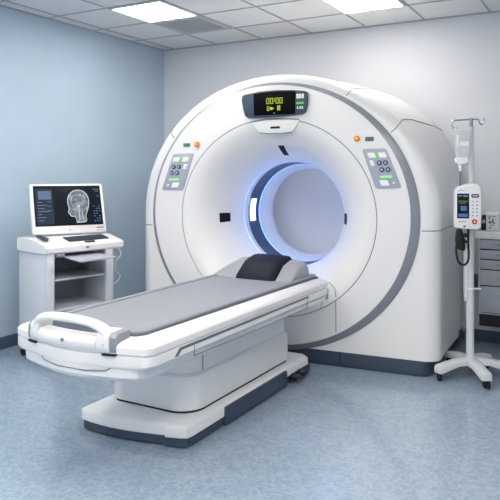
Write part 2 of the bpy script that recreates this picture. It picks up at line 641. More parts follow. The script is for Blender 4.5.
pod_poly = [(-0.235, 1.79), (-0.262, 1.83), (-0.268, 1.89), (-0.255, 1.932), (-0.235, 1.944), (-0.10, 1.963), (0.02, 1.966), (0.15, 1.958), (0.245, 1.944), (0.266, 1.93), (0.268, 1.88), (0.255, 1.825), (0.228, 1.797), (0.205, 1.79), (0.1, 1.784), (0.0, 1.781), (-0.1, 1.781), (-0.2, 1.779)]
pod_poly = [(-0.185, 1.772), (-0.212, 1.785), (-0.228, 1.83), (-0.241, 1.90), (-0.239, 1.932), (-0.226, 1.945), (-0.10, 1.963), (0.03, 1.967), (0.15, 1.962), (0.255, 1.950), (0.272, 1.936), (0.270, 1.86), (0.255, 1.80), (0.228, 1.785), (0.1, 1.777), (0.0, 1.774), (-0.1, 1.772)]
pod = strip('display_pod', pod_poly, -0.02, 0.03, M['slate'], GT, 0.008, label='dark slate display housing at the top of the face')
scr_poly = [(-0.138, 1.786), (-0.143, 1.946), (-0.03, 1.956), (0.06, 1.957), (0.186, 1.951), (0.182, 1.790)]
strip('screen', scr_poly, 0.028, 0.033, M['blackscreen'], pod, 0.001, label='black glass screen')


def seg7(ch, x, z, w, h, th):
    """rectangles of a seven-segment digit"""
    S = {'0': 'abcdef', '8': 'abcdefg'}[ch]
    R = {'a': (x, x + w, z + h - th, z + h), 'd': (x, x + w, z, z + th), 'g': (x, x + w, z + h / 2 - th / 2, z + h / 2 + th / 2),
         'f': (x, x + th, z + h / 2, z + h), 'b': (x + w - th, x + w, z + h / 2, z + h), 'e': (x, x + th, z, z + h / 2), 'c': (x + w - th, x + w, z, z + h / 2)}
    return [R[s] for s in S]


b = N()
for x in (-0.038, -0.008, 0.034, 0.064):
    for q in seg7('0', x, 1.868, 0.022, 0.042, 0.0042):
        box(b, q[0], q[1], F - 0.035, F - 0.032, q[2], q[3])
for z in (1.884, 1.900):
    box(b, 0.0205, 0.0275, F - 0.035, F - 0.032, z, z + 0.008)
obj('display_digits', b, M['digit'], pod, label='yellow green figures reading 00:00')
b = N()
for q in seg7('0', -0.034, 1.818, 0.018, 0.032, 0.0038):
    box(b, q[0], q[1], F - 0.035, F - 0.032, q[2], q[3])
obj('display_symbol', b, M['digit'], pod)
b = cyl(N(), (0.000, F - 0.0335, 1.834), 0.011, 0.003, 'y', 16)
box(b, 0.009, 0.02, F - 0.035, F - 0.032, 1.831, 1.838)
obj('display_symbol', b, M['digit'], pod)
b = N()
for q in seg7('8', 0.046, 1.820, 0.022, 0.034, 0.0042):
    box(b, q[0], q[1], F - 0.035, F - 0.032, q[2], q[3])
box(b, 0.0552, 0.0588, F - 0.035, F - 0.032, 1.822, 1.852)
obj('display_symbol', b, M['digit'], pod)
obj('display_dot', box(N(), 0.016, 0.027, F - 0.035, F - 0.032, 1.796, 1.803), M['teal'], pod)
for x in (0.192, 0.212, 0.232):
    obj('pod_key', box(N(), x, x + 0.016, F - 0.033, F - 0.029, 1.905, 1.93, 0.001), M['keywhite'], pod, label='white key beside the screen')
obj('pod_key_strip', box(N(), 0.192, 0.248, F - 0.033, F - 0.029, 1.898, 1.904), M['keywhite'], pod, label='white strip under the keys')
for x in (0.195, 0.215, 0.231):
    obj('pod_key', prism(N(), [(x, 1.824), (x + 0.012, 1.824), (x + 0.009, 1.842), (x + 0.003, 1.842)], F - 0.033, F - 0.029, 'y'), M['keywhite'], pod, label='small white key below the lit bar')
obj('pod_bar', box(N(), 0.190, 0.248, F - 0.033, F - 0.029, 1.858, 1.872, 0.002), M['green'], pod, label='lit green bar')
obj('pod_dot', cyl(N(), (-0.190, F - 0.030, 1.792), 0.006, 0.004, 'y', 12), M['black'], pod)

# flap under the pod
fl = strip('flap', [(-0.168, 1.742), (-0.14, 1.70), (-0.10, 1.664), (-0.03, 1.657), (0.08, 1.657), (0.15, 1.664), (0.185, 1.71), (0.2, 1.752), (0.1, 1.756), (-0.06, 1.756)], -0.012, 0.006, M['white'], GT, 0.003)
b = tube(N(), [(-0.168, F - 0.006, 1.744), (-0.06, F - 0.007, 1.758), (0.1, F - 0.007, 1.758), (0.202, F - 0.006, 1.752)], 0.005, 6)
obj('flap_edge', b, M['midgrey'], fl)
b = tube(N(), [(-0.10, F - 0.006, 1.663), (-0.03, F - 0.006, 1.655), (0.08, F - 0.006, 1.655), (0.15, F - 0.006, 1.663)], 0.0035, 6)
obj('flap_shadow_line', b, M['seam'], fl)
obj('slot', box(N(), -0.018, 0.056, F - 0.010, F - 0.004, 1.69, 1.706, 0.002), M['black'], fl, label='small black slot')


# ---- control panels
def lerp2(quad, u, v):
    (a, bq, cq, d) = quad     # top-left, top-right, bottom-right, bottom-left
    x = (a[0] * (1 - u) + bq[0] * u) * (1 - v) + (d[0] * (1 - u) + cq[0] * u) * v
    z = (a[1] * (1 - u) + bq[1] * u) * (1 - v) + (d[1] * (1 - u) + cq[1] * u) * v
    return x, z


def round_poly(pts, r, n=4):
    out = []
    m_ = len(pts)
    for i in range(m_):
        p0, p1, p2 = Vector(pts[i - 1]), Vector(pts[i]), Vector(pts[(i + 1) % m_])
        a = p1 + (p0 - p1).normalized() * r
        c_ = p1 + (p2 - p1).normalized() * r
        for k in range(n + 1):
            t = k / n
            q = a * (1 - t) ** 2 + p1 * 2 * t * (1 - t) + c_ * t * t
            out.append((q.x, q.y))
    return out


def control_panel(quad, label, mirror):
    p = strip('control_panel', round_poly(quad, 0.022), -0.005, 0.006, M['panelgrey'], GT, 0.002, label=label)
    fx = (lambda u: 1 - u) if mirror else (lambda u: u)

    def key(name, u0, u1, v0, v1, m, lab=None):
        q = [lerp2(quad, fx(u0), v0), lerp2(quad, fx(u1), v0), lerp2(quad, fx(u1), v1), lerp2(quad, fx(u0), v1)]
        strip(name, round_poly(q, 0.006), 0.004, 0.010, m, p, 0.001, label=lab)
    key('key', 0.10, 0.40, 0.10, 0.23, M['keywhite'])
    key('key', 0.42, 0.52, 0.10, 0.23, M['green'], 'lit green key')
    key('key', 0.54, 0.84, 0.10, 0.23, M['keywhite'])
    key('key', 0.70, 0.86, 0.29, 0.43, M['keywhite'])
    for (u, v) in ((0.24, 0.36), (0.49, 0.36), (0.24, 0.53), (0.49, 0.53)):
        x, z = lerp2(quad, fx(u), v)
        k = obj('round_key', cyl(N(), (x, F - 0.009, z), 0.017, 0.008, 'y', 20, 0.002), M['navy'], p, label='round navy key')
        obj('key_cap', cyl(N(), (x, F - 0.014, z), 0.009, 0.003, 'y', 14), M['panelgrey'], k)
    key('key', 0.20, 0.66, 0.68, 0.74, M['palegreen'], 'pale green lit strip')
    key('key', 0.42, 0.74, 0.79, 0.93, M['keywhite'])
    key('key', 0.18, 0.28, 0.84, 0.89, M['keywhite'])
    return p


LQ = [(-0.838, 1.517), (-0.655, 1.521), (-0.750, 1.235), (-0.944, 1.233)]
RQ = [(0.658, 1.532), (0.825, 1.533), (0.930, 1.266), (0.754, 1.259)]
control_panel(LQ, 'grey slanted control panel on the left of the face', False)
control_panel(RQ, 'grey slanted control panel on the right of the face', True)
for s, xb, zb_, xo, zo in ((-1, -0.718, 1.584, -0.627, 1.588), (1, 0.711, 1.600, 0.625, 1.603)):
    strip('indicator_button', rrect(xb - 0.029, xb + 0.029, zb_ - 0.014, zb_ + 0.014, 0.004), -0.004, 0.008, M['darkgreen'], GT, 0.002, label='dark green oblong button')
    e = obj('stop_button', cyl(N(), (xo, F - 0.008, zo), 0.021, 0.016, 'y', 24, 0.004), M['orange'], GT, label='round orange button')
    obj('button_cap', cyl(N(), (xo - 0.002, F - 0.018, zo + 0.002), 0.011, 0.006, 'y', 18, 0.002), M['yellow'], e, label='yellow cap')

# ---- seams on fascia and housing
def seam(path, r=0.0028, m='seam'):
    return obj('panel_seam', tube(N(), path, r, 6), M[m], GT)


def zring(x):     # lower edge of the fascia
    return RING_I[1] - RING_I[3] * sqrt(max(0, 1 - ((x - RING_I[0]) / RING_I[2]) ** 2))


def zdisc(x):
    return DISC[1] - DISC[3] * sqrt(max(0, 1 - ((x - DISC[0]) / DISC[2]) ** 2))


seam([(0.472, F, zdisc(0.472) - 0.004), (0.474, F, zring(0.474) + 0.01)])
seam(smooth_path([(0.36, F, zdisc(0.36) + 0.0), (0.41, F, 0.587), (0.45, F, 0.575), (0.468, F, 0.545), (0.472, F, 0.50)], 5), 0.002)


ST = [(0.0, 1.055, 0.995, 2.03)] + [(0.10 * (1 - cos(pi / 16 * k)), 1.055 + 0.112 * sin(pi / 16 * k), 0.995 + 0.060 * sin(pi / 16 * k), 2.03) for k in range(1, 9)]
ST += [(0.2, 1.170, 1.056, 2.12), (0.35, 1.176, 1.057, 2.28), (0.55, 1.190, 1.056, 2.45), (0.75, 1.205, 1.052, 2.55), (0.96, 1.220, 1.045, 2.6), (1.02, 1.218, 1.042, 2.6), (1.075, 1.185, 1.015, 2.6)]


def station(y):
    for (y0, *A), (y1, *B) in zip(ST[:-1], ST[1:]):
        if y <= y1:
            t = (y - y0) / (y1 - y0)
            return [p + (q - p) * t for p, q in zip(A, B)]
    return ST[-1][1:]


def on_housing(x, y, z):
    """nearest point of the housing in the direction of (x, z) from the arch centre, at depth y"""
    a, bb, e = station(y)
    xn, zn = abs(x) / a, (z - CZ) / bb
    if zn <= 0:
        return Vector((math.copysign(a, x), y, z))
    k = (xn ** e + zn ** e) ** (-1 / e)
    return Vector((x * k, y, CZ + (z - CZ) * k))


# horizontal joint half way up both flanks
for s, zj in ((1, 0.980), (-1, 0.952)):
    seam([on_housing(s * 1.1, y, zj) for y, *_ in ST], 0.0035)
# joint of the flank covers: leaves the ring, climbs over the shoulder, runs to the back
for s in (1, -1):
    q = smooth_path([(0.0, 0.835, 1.632), (0.03, 0.868, 1.675), (0.08, 0.895, 1.715), (0.15, 0.916, 1.75), (0.30, 0.96, 1.775), (0.5, 1.035, 1.774), (0.8, 1.067, 1.75), (1.0, 1.09, 1.73)], 4)
    seam([on_housing(s * p[1], p[0], p[2]) for p in q], 0.0038)
# short joints over the crown
for x, z in ((-0.414, 1.93), (0.541, 1.91)):
    seam([on_housing(x, y, z) for y, *_ in ST], 0.003)

# ================================================================== THE PATIENT TABLE
TX, TY = -2.065, 2.0
PT = thing('patient_table', 'long white scanner table with grey top leading to the bore', 'table', (TX, TY, 0))
# base: plan with a bowed front and a stepped corner
def base_plan(ins=0.0):
    L, R_, B = -0.405 + ins, 0.255 - ins, 2.06 - ins
    p = [(L, 0.545 + ins)]
    for k in range(9):
        t = k / 8
        x = L + 0.02 + (0.125 - L - 0.02) * t
        p.append((x, 0.50 + ins + 0.03 * (1 - t) ** 3 + 0.075 * t ** 2))
    p += [(0.130, 0.580 + ins), (0.138, 0.558 + ins), (0.215, 0.580 + ins), (0.243, 0.596 + ins), (R_, 0.63 + ins), (R_, B - 0.04), (R_ - 0.04, B), (L + 0.04, B), (L, B - 0.04)]
    return p


def prism_loft(name, levels, m, parent, angle=35):
    return obj(name, loft(N(), [[(x, y, z) for x, y in pl_] for pl_, z in levels]), m, parent, angle)


base_o = prism_loft('base', [(base_plan(0.006), 0.052), (base_plan(0), 0.057), (base_plan(0), 0.098), (base_plan(0.006), 0.108), (base_plan(0.02), 0.115)], M['satin'], PT)
sk = [(x, y) for x, y in base_plan(0.008)]
prism_loft('base_skirt', [(sk, 0.010), (sk, 0.056)], M['slate'], PT)
b = box(N(), 0.236, 0.268, 0.93, 1.68, 0.008, 0.104, 0.008)
obj('side_pad', b, M['slate'], PT, label='long dark slate pad along the right side of the base')
b = N()
for y0 in (1.73, 1.84):
    box(b, 0.235, 0.31, y0, y0 + 0.085, 0.028, 0.05, 0.008)
    box(b, 0.225, 0.26, y0 + 0.02, y0 + 0.06, 0.03, 0.06, 0.004)
obj('foot_pedal', b, M['black'], PT)
b = box(N(), 0.238, 0.262, 1.95, 2.05, 0.01, 0.05, 0.006)
obj('corner_guard', b, M['slate'], PT)
for (x, y) in ((-0.3, 0.60), (0.12, 0.66), (-0.3, 1.95), (0.15, 1.95)):
    obj('base_caster', cyl(N(), (x, y, 0.012), 0.012, 0.03, 'x', 14, 0.002), M['lightgrey'], PT)

# column
def col_plan(ins):
    return rrect(-0.345 + ins, 0.195 - ins, 0.70 + ins, 1.85 - ins, [0.06, 0.13, 0.03, 0.03], 7)


prism_loft('column_skirt', [(col_plan(0.004), 0.127), (col_plan(0.0), 0.134), (col_plan(0.0), 0.305), (col_plan(0.008), 0.314), (col_plan(0.02), 0.316)], M['satin'], PT)
prism_loft('column', [(col_plan(0.018), 0.31), (col_plan(0.018), 0.50)], M['satin'], PT)
prism_loft('column_gap', [(col_plan(0.008), 0.108), (col_plan(0.008), 0.13)], M['darkgap'], PT)
obj('column_joint', box(N(), 0.160, 0.1785, 0.838, 0.842, 0.318, 0.49), M['seam'], PT)


# tray: stack of plan outlines
def tray_plan(ins, bow=0.0, far=2.03):
    L, R_ = -0.405 + ins, 0.405 - ins
    p = []
    r = 0.065
    y0 = 0.085 + bow + ins
    # front-left corner, bowed front, front-right corner
    for k in range(6):
        t = pi + k * pi / 2 / 5
        p.append((L + r + r * cos(t), y0 + r + r * sin(t)))
    for k in range(1, 10):
        t = k / 10
        x = (L + r) + (R_ - L - 2 * r) * t
        p.append((x, y0 - 0.055 * sin(pi * t)))
    for k in range(6):
        t = 1.5 * pi + k * pi / 2 / 5
        p.append((R_ - r + r * cos(t), y0 + r + r * sin(t)))
    p += [(R_, far - 0.02 - ins), (R_ - 0.02, far - ins), (L + 0.02, far - ins), (L, far - 0.02 - ins)]
    return p


def tray_level(ins, z, bow=0.0, apron=0.0):
    out = []
    for x, y in tray_plan(ins, bow):
        t = min(1, max(0, (y - 0.22) / 0.35))
        t = t * t * (3 - 2 * t)
        lift = 0.045 * t * min(1, max(0, (0.53 - z) / 0.07))
        out.append((x * (1 - apron * (1 - t)), y, z + lift))
    return out


AP = 0.125
obj('tray', loft(N(), [tray_level(*q) for q in ((0.20, 0.466, 0.05, AP), (0.06, 0.469, 0.0, AP), (0.03, 0.475, 0, AP), (0.012, 0.490, 0, AP), (0.005, 0.50, 0, AP), (0.003, 0.538, 0, AP), (0.002, 0.546, 0, 0.02), (0.001, 0.554, 0, 0.0), (0.001, 0.594), (0.008, 0.597), (0.008, 0.601),
                                               (0.0, 0.604), (0.0, 0.632), (0.008, 0.642), (0.03, 0.650), (0.105, 0.660))]), M['white'], PT, 28)
# side rails: long grey groove and lower panel on both flanks
for s in (1, -1):
    xa = s * 0.4046
    q = [(0.275, 0.558), (0.315, 0.592), (1.70, 0.590), (1.70, 0.578), (0.33, 0.578), (0.30, 0.556)]
    obj('side_groove', prism(N(), q, min(xa, xa - s * 0.02), max(xa, xa - s * 0.02), 'x'), M['groove'], PT, label='grey groove line along the side of the table')
    b = N()
    for (ya, za, yb, zb2) in ((0.43, 0.576, 0.43, 0.528), (0.43, 0.528, 1.70, 0.516), (1.68, 0.590, 1.68, 0.520)):
        tube(b, [(s * 0.4036, ya, za), (s * 0.4030, yb, zb2)], 0.0025, 6)
    obj('side_panel_seam', b, M['seam'], PT)
    b = box(N(), min(s * 0.35, s * 0.4035), max(s * 0.35, s * 0.4035), 1.99, 2.034, 0.515, 0.585, 0.004)
    obj('rail_end_cap', b, M['midgrey'], PT)

# grey pad with raised edge
def pad_plan(ins):
    return round_poly([(-0.295 + ins, 0.175 + ins), (0.262 - ins, 0.175 + ins), (0.295 - ins, 0.215 + ins), (0.322 - ins, 2.02 - ins), (-0.295 + ins, 2.02 - ins)], 0.018, 3)


prism_loft('tabletop_pad', [(pad_plan(0.004), 0.655), (pad_plan(0.0), 0.662), (pad_plan(0.0), 0.672), (pad_plan(0.006), 0.678), (pad_plan(0.03), 0.679), (pad_plan(0.038), 0.674), (pad_plan(0.05), 0.673)], M['pad'], PT, 24)
b = tube(N(), [(-0.255, 0.30, 0.675), (-0.255, 1.70, 0.675)], 0.003, 6)
obj('pad_crease', b, M['seam'], PT)
b = tube(N(), [(0.264, 0.30, 0.675), (0.284, 1.70, 0.675)], 0.002, 6)
obj('pad_crease', b, M['seam'], PT)
b = prism(N(), pad_plan(-0.012), 0.650, 0.661, 'z', 0.003)
obj('pad_channel', b, M['slate'], PT)


# head rest: wedge with grey wings and a dark cushion
def hr_ring(x, y0, y1, z0, z1, lean):
    return [(x, y0, 0.668), (x, y0 + 0.02, z0), (x, y0 + (y1 - y0) * 0.45, z0 + (z1 - z0) * 0.72), (x, y1 - 0.05, z1 - 0.004), (x, y1 - 0.015, z1 - 0.002), (x, y1, z1 - 0.02), (x, y1 + lean, 0.668)]


HR = None
rings = []
for x, k in ((-0.285, 0.0), (-0.275, 0.35), (-0.19, 0.92), (-0.12, 1.0), (0.17, 1.0), (0.24, 0.95), (0.285, 0.80), (0.30, 0.55), (0.303, 0.1)):
    h = 0.69 + 0.095 * k
    rings.append(hr_ring(x, 1.655, 1.93, 0.682, max(h, 0.70), 0.01))
HR = obj('headrest', loft(N(), rings), M['headgrey'], PT, 40, label='grey wedge headrest at the bore end')
rings = []
for x, d in ((-0.105, 0.0), (-0.095, 0.014), (-0.07, 0.020), (0.145, 0.020), (0.175, 0.014), (0.188, 0.0)):
    r = hr_ring(x, 1.650 - d, 1.922, 0.684 + d, 0.789 + d, 0.0)
    rings.append(r)
obj('head_cushion', loft(N(), rings), M['leather'], HR, 40, label='black leather head cushion')

# handle block at the near end
XO = -0.005
def bow(x):
    return 0.085 - 0.052 * sin(pi * min(1, max(0, (x + 0.32) / 0.64))) - 0.012
def blk_ring(x, zt, zb2, th):
    y = bow(x)
    return [(x, y + 0.010, zb2), (x, y, zb2 + 0.010), (x, y - 0.004, zb2 + 0.035), (x, y - 0.002, zt - 0.014), (x, y + 0.012, zt), (x, y + th, zt + 0.004), (x, y + th, zb2)]
rings = [blk_ring(XO - 0.173 + 0.346 * k / 16, 0.668, 0.606, 0.06) for k in range(17)]
blk = obj('grip_block', loft(N(), rings), M['white'], PT, 40, label='white curved block at the near end')
for s in (1, -1):
    e = sorted((XO + s * 0.176, XO + s * 0.234))
    rings = [blk_ring(e[0] + (e[1] - e[0]) * k / 5, 0.690, 0.602, 0.09) for k in range(6)]
    obj('grip_end', loft(N(), rings), M['white'], PT, 40)
    e = sorted((XO + s * 0.236, XO + s * 0.262))
    rings = [[(x, y + 0.006, z) for (x, y, z) in blk_ring(e[0] + (e[1] - e[0]) * k / 3, 0.684, 0.600, 0.09)] for k in range(4)]
    obj('grip_end_trim', loft(N(), rings), M['midgrey'], PT, 40, label='grey trim beside the end block')
    obj('screw_cap', cyl(N(), (XO + s * 0.209, bow(XO + s * 0.209) - 0.004, 0.640), 0.007, 0.006, 'y', 12), M['lightgrey'], PT)
    e = sorted((XO + s * 0.20, XO + s * 0.260))
    rings = []
    for k in range(6):
        x = e[0] + (e[1] - e[0]) * k / 5
        y = bow(x)
        rings.append([(x, y + 0.000, 0.594), (x, y + 0.000, 0.603), (x, y + 0.08, 0.603), (x, y + 0.08, 0.594)])
    obj('grip_gap', loft(N(), rings), M['darkgap'], PT)
obj('grip_emblem', cyl(N(), (XO, bow(XO) - 0.005, 0.642), 0.008, 0.006, 'y', 14), M['seam'], PT)
b = prism(N(), [(-0.21, 0.11), (0.20, 0.11), (0.20, 0.172), (-0.21, 0.172)], 0.645, 0.6655, 'z')
obj('grip_recess', b, M['slate'], PT)
# arched handle
ctrl = [(-0.222, 0.075, 0.650), (-0.217, 0.070, 0.684), (-0.180, 0.058, 0.712), (-0.105, 0.044, 0.730), (0.0, 0.040, 0.735), (0.100, 0.046, 0.729), (0.170, 0.058, 0.712), (0.205, 0.070, 0.684), (0.210, 0.075, 0.650)]
pth = smooth_path([(x * 0.97 + XO + 0.008, y, z) for x, y, z in ctrl], 6)
nP = len(pth)
rs = [0.022 + 0.012 * abs(2 * i / (nP - 1) - 1) ** 2 for i in range(nP)]
obj('handle', tube(N(), pth, rs, 14, flat=0.75), M['white'], PT, 50, label='white arched pull handle')
# curved seam on the apron
def apron_y(x):
    return 0.03 + 0.055 * (1 - sin(pi * min(1, max(0, (x + 0.305) / 0.61)))) - 0.0
pts = [(-0.17, 0.545), (-0.15, 0.528), (-0.05, 0.520), (0.10, 0.520), (0.20, 0.526), (0.225, 0.54), (0.232, 0.575)]
def tray_front(x, ins):
    t = (x + 0.34 - ins) / (0.68 - 2 * ins)
    return 0.085 + ins - 0.055 * sin(pi * min(1, max(0, t)))
b = tube(N(), [(x, tray_front(x / (1 - AP), 0.0015), z) for x, z in pts], 0.003, 6)
obj('apron_seam', b, M['seam'], PT)

# ================================================================== CONSOLE CART
CT = thing('console_cart', 'pale grey console cart with open shelves by the blue wall', 'cart', (-3.449, 3.199, 0), (0, 0, radians(76.4)))
# desk top: side profile pulled across
prof = [(0.012, 0.790), (0.0, 0.802), (0.0, 0.835), (0.012, 0.848), (0.10, 0.868), (0.18, 0.888), (0.22, 0.892), (0.41, 0.892), (0.425, 0.88), (0.425, 0.80), (0.415, 0.79)]
rings = []
for x, k in ((0.006, 0.012), (0.010, 0.004), (0.024, 0.0), (0.648, 0.0), (0.662, 0.004), (0.666, 0.012)):
    rings.append([(x, 0.21 + (y - 0.21) * (1 - k), 0.84 + (z - 0.84) * (1 - k * 8)) for y, z in prof])
obj('desk_top', loft(N(), rings), M['white'], CT, 40)
b = box(N(), 0.022, 0.045, 0.02, 0.42, 0.085, 0.79, 0.004)
obj('left_panel', b, M['cartgrey'], CT)
b = box(N(), 0.018, 0.078, 0.005, 0.04, 0.085, 0.79, 0.006)
obj('front_stile', b, M['cartgrey'], CT)
b = box(N(), 0.55, 0.578, 0.02, 0.42, 0.085, 0.79, 0.004)
obj('right_panel', b, M['cartgrey'], CT)
b = box(N(), 0.508, 0.576, 0.005, 0.04, 0.085, 0.79, 0.006)
obj('front_stile', b, M['cartgrey'], CT)
obj('back_panel', box(N(), 0.045, 0.55, 0.405, 0.42, 0.085, 0.79), M['cartin'], CT)
obj('shelf', box(N(), 0.045, 0.55, 0.035, 0.405, 0.590, 0.602, 0.003), M['cartgrey'], CT)
obj('shelf', box(N(), 0.045, 0.55, 0.02, 0.405, 0.372, 0.388, 0.003), M['cartgrey'], CT)
obj('bottom_shelf', box(N(), 0.02, 0.578, 0.01, 0.42, 0.075, 0.10, 0.004), M['cartgrey'], CT)
obj('pull_out_tray', prism(N(), [(0.115, -0.27), (0.43, -0.25), (0.50, 0.28), (0.21, 0.28)], 0.752, 0.764, 'z', 0.004), M['panelgrey'], CT)
obj('tray_runner', box(N(), 0.09, 0.15, -0.01, 0.30, 0.765, 0.79, 0.003), M['midgrey'], CT)
obj('latch', box(N(), 0.038, 0.060, -0.006, 0.008, 0.69, 0.735, 0.005), M['white'], CT)
for x in (0.055, 0.53):
    for y in (0.06, 0.412):
        c_ = obj('caster', box(N(), x - 0.018, x + 0.018, y - 0.02, y + 0.02, 0.048, 0.078, 0.004), M['steel'], CT)
        obj('wheel', cyl(N(), (x, y, 0.032), 0.032, 0.026, 'x', 22, 0.005), M['rubber'], c_)
kb = obj('keyboard', loft(N(), [[(0.235, 0.068, 0.8615), (0.575, 0.068, 0.8615), (0.575, 0.165, 0.8835), (0.235, 0.165, 0.8835)],
                                [(0.235, 0.068, 0.8685), (0.575, 0.068, 0.8685), (0.575, 0.165, 0.8905), (0.235, 0.165, 0.8905)]]), M['keyboard'], CT, label='dark keyboard set into the desk top')
b = N()
for r in range(4):
    for k in range(15):
        x = 0.241 + k * 0.0221
        y = 0.074 + r * 0.0225
        z = 0.8655 + (y - 0.055) * 0.2273
        box(b, x, x + 0.018, y, y + 0.018, z + 0.001, z + 0.006, 0.002, 1)
obj('keys', b, M['slate'], kb)
b = N()
prism(b, rrect(0.345, 0.425, 0.016, 0.052, 0.014), 0.852, 0.8625, 'z', 0.002)
obj('touchpad', b, M['keyboard'], CT)
obj('port', box(N(), 0.33, 0.355, -0.004, 0.004, 0.815, 0.825, 0.002), M['black'], CT)
b = tube(N(), smooth_path([(0.60, 0.02, 0.80), (0.63, -0.005, 0.77), (0.625, -0.015, 0.73), (0.59, 0.0, 0.69), (0.60, 0.02, 0.62), (0.64, 0.01, 0.58), (0.62, 0.02, 0.53), (0.582, 0.03, 0.51)], 6), 0.003, 6)
obj('cable', b, M['lightgrey'], CT, label='thin pale cable hanging at the right side')

# handset lying on the desk
HSd = thing('handset', 'small dark handset lying at the left end of the cart desk', 'handset', (-3.449, 3.199, 0), (0, 0, radians(76.4)))
b = tube(N(), smooth_path([(0.060, 0.215, 0.904), (0.064, 0.18, 0.902), (0.070, 0.13, 0.892), (0.074, 0.10, 0.886)], 5), [0.014] * 4 + [0.016] * 6 + [0.018] * 6, 10, flat=0.8)
obj('handset_body', b, M['slate'], HSd)
b = box(N(), 0.078, 0.09, 0.10, 0.13, 0.866, 0.895, 0.003)
obj('handset_clip', b, M['lightgrey'], HSd)

# monitor
cF = Vector((-3.449, 3.199))
ex = Vector((cos(radians(76.4)), sin(radians(76.4))))
ey = Vector((-ex.y, ex.x))
pc = cF + ex * 0.347 + ey * 0.235
MN = thing('monitor', 'white framed monitor showing a head scan on the cart', 'monitor', (pc.x, pc.y, 0.908), (radians(-19), 0, radians(60)))
hw2, hh = 0.282, 0.398
b = prism(N(), rrect(-hw2, hw2, 0.0, hh, 0.018), 0.0, 0.045, 'y', 0.006)
obj('bezel', b, M['white'], MN)
b = box(N(), -hw2 + 0.024, hw2 - 0.022, -0.004, 0.006, 0.060, hh - 0.018, 0.001)
sc = obj('screen', b, M['ui_dark'], MN, label='black screen with a scan image')
b = box(N(), -0.09, 0.09, 0.01, 0.042, -0.004, 0.006, 0.003)
obj('foot', b, M['lightgrey'], MN)


def ui(name, x0, x1, z0, z1, m, lab=None):
    return obj(name, box(N(), x0, x1, -0.0056, -0.0035, z0, z1), M[m], sc, label=lab)


ui('screen_side_panel', -0.245, -0.115, 0.075, 0.358, 'ui_panel')
o = obj('screen_thumbnail', box(N(), -0.225, -0.128, -0.0066, -0.005, 0.270, 0.338), M['ui_thumb'], sc)
b = N()
for k, (x0, x1) in enumerate(((-0.232, -0.20), (-0.232, -0.165), (-0.232, -0.18), (-0.232, -0.145), (-0.232, -0.205), (-0.232, -0.175), (-0.232, -0.19))):
    z = 0.245 - k * 0.024
    box(b, x0, x1, -0.0066, -0.005, z, z + 0.005)
for k in range(3):
    z = 0.250 - k * 0.035
    box(b, -0.16, -0.13, -0.0066, -0.005, z, z + 0.004)
obj('screen_text', b, M['ui_text'], sc)
b = N()
for r in range(7):
    for c2 in range(3):
        if (r * 3 + c2) % 4 != 3:
            box(b, 0.192 + c2 * 0.020, 0.203 + c2 * 0.020, -0.0056, -0.0035, 0.085 + r * 0.020, 0.094 + r * 0.020)
obj('screen_icons', b, M['ui_blue'], sc)
b = N()
for z, x0 in ((0.345, 0.20), (0.330, 0.215), (0.29, 0.225)):
    box(b, x0, 0.245, -0.0056, -0.0035, z, z + 0.005)
obj('screen_caption', b, M['ui_text'], sc)
# head scan seen from the side
head = [(0.030, 0.078), (0.105, 0.085), (0.108, 0.130), (0.115, 0.155), (0.130, 0.190), (0.140, 0.235), (0.138, 0.280), (0.120, 0.318), (0.090, 0.340), (0.050, 0.345), (0.012, 0.332), (-0.018, 0.300), (-0.030, 0.258), (-0.027, 0.220), (-0.022, 0.195), (-0.030, 0.165), (-0.022, 0.150), (-0.012, 0.135), (-0.002, 0.128), (0.018, 0.128), (0.026, 0.112)]
hs = smooth_path([(x + 0.022, z, 0) for x, z in head] + [(0.052, 0.078, 0)], 4)[:-1]
b = prism(N(), [(p.x, p.y) for p in hs], -0.0062, -0.0038, 'y')
hd = obj('head_scan', b, M['bone'], sc, label='pale outline of a head in a scan')
cxh, czh = 0.077, 0.225
inner = [((p.x - cxh) * 0.925 + cxh, (p.y - czh) * 0.945 + czh) for p in hs]
b = prism(N(), inner, -0.0070, -0.0058, 'y')
obj('scan_tissue', b, M['scan'], hd)
b = N()
box(b, 0.074, 0.080, -0.0078, -0.0068, 0.10, 0.205)
box(b, 0.100, 0.105, -0.0078, -0.0068, 0.10, 0.17)
cyl(b, (0.077, -0.0073, 0.212), 0.010, 0.001, 'y', 16)
for s in (-1, 1):
    tube(b, smooth_path([(0.077 + s * 0.008, -0.0073, 0.30), (0.077 + s * 0.045, -0.0073, 0.285), (0.077 + s * 0.055, -0.0073, 0.24)], 5), 0.0013, 5)
obj('scan_bright_lines', b, M['bone'], hd)
b = N()
for k in range(9):
    x = 0.205 + k * 0.0068
    box(b, x, x + 0.0048, -0.0016, 0.002, 0.033 if k % 3 else 0.031, 0.041)
obj('bezel_print', b, M['slate'], MN)
box_ = box(N(), 0.20, 0.27, -0.0014, 0.002, 0.012, 0.017)
obj('bezel_slot', box_, M['midgrey'], MN)
b = N()
cyl(b, (-0.006, -0.0005, 0.026), 0.005, 0.003, 'y', 14)
box(b, -0.002, 0.014, -0.0016, 0.002, 0.028, 0.031)
obj('bezel_mark', b, M['midgrey'], MN)

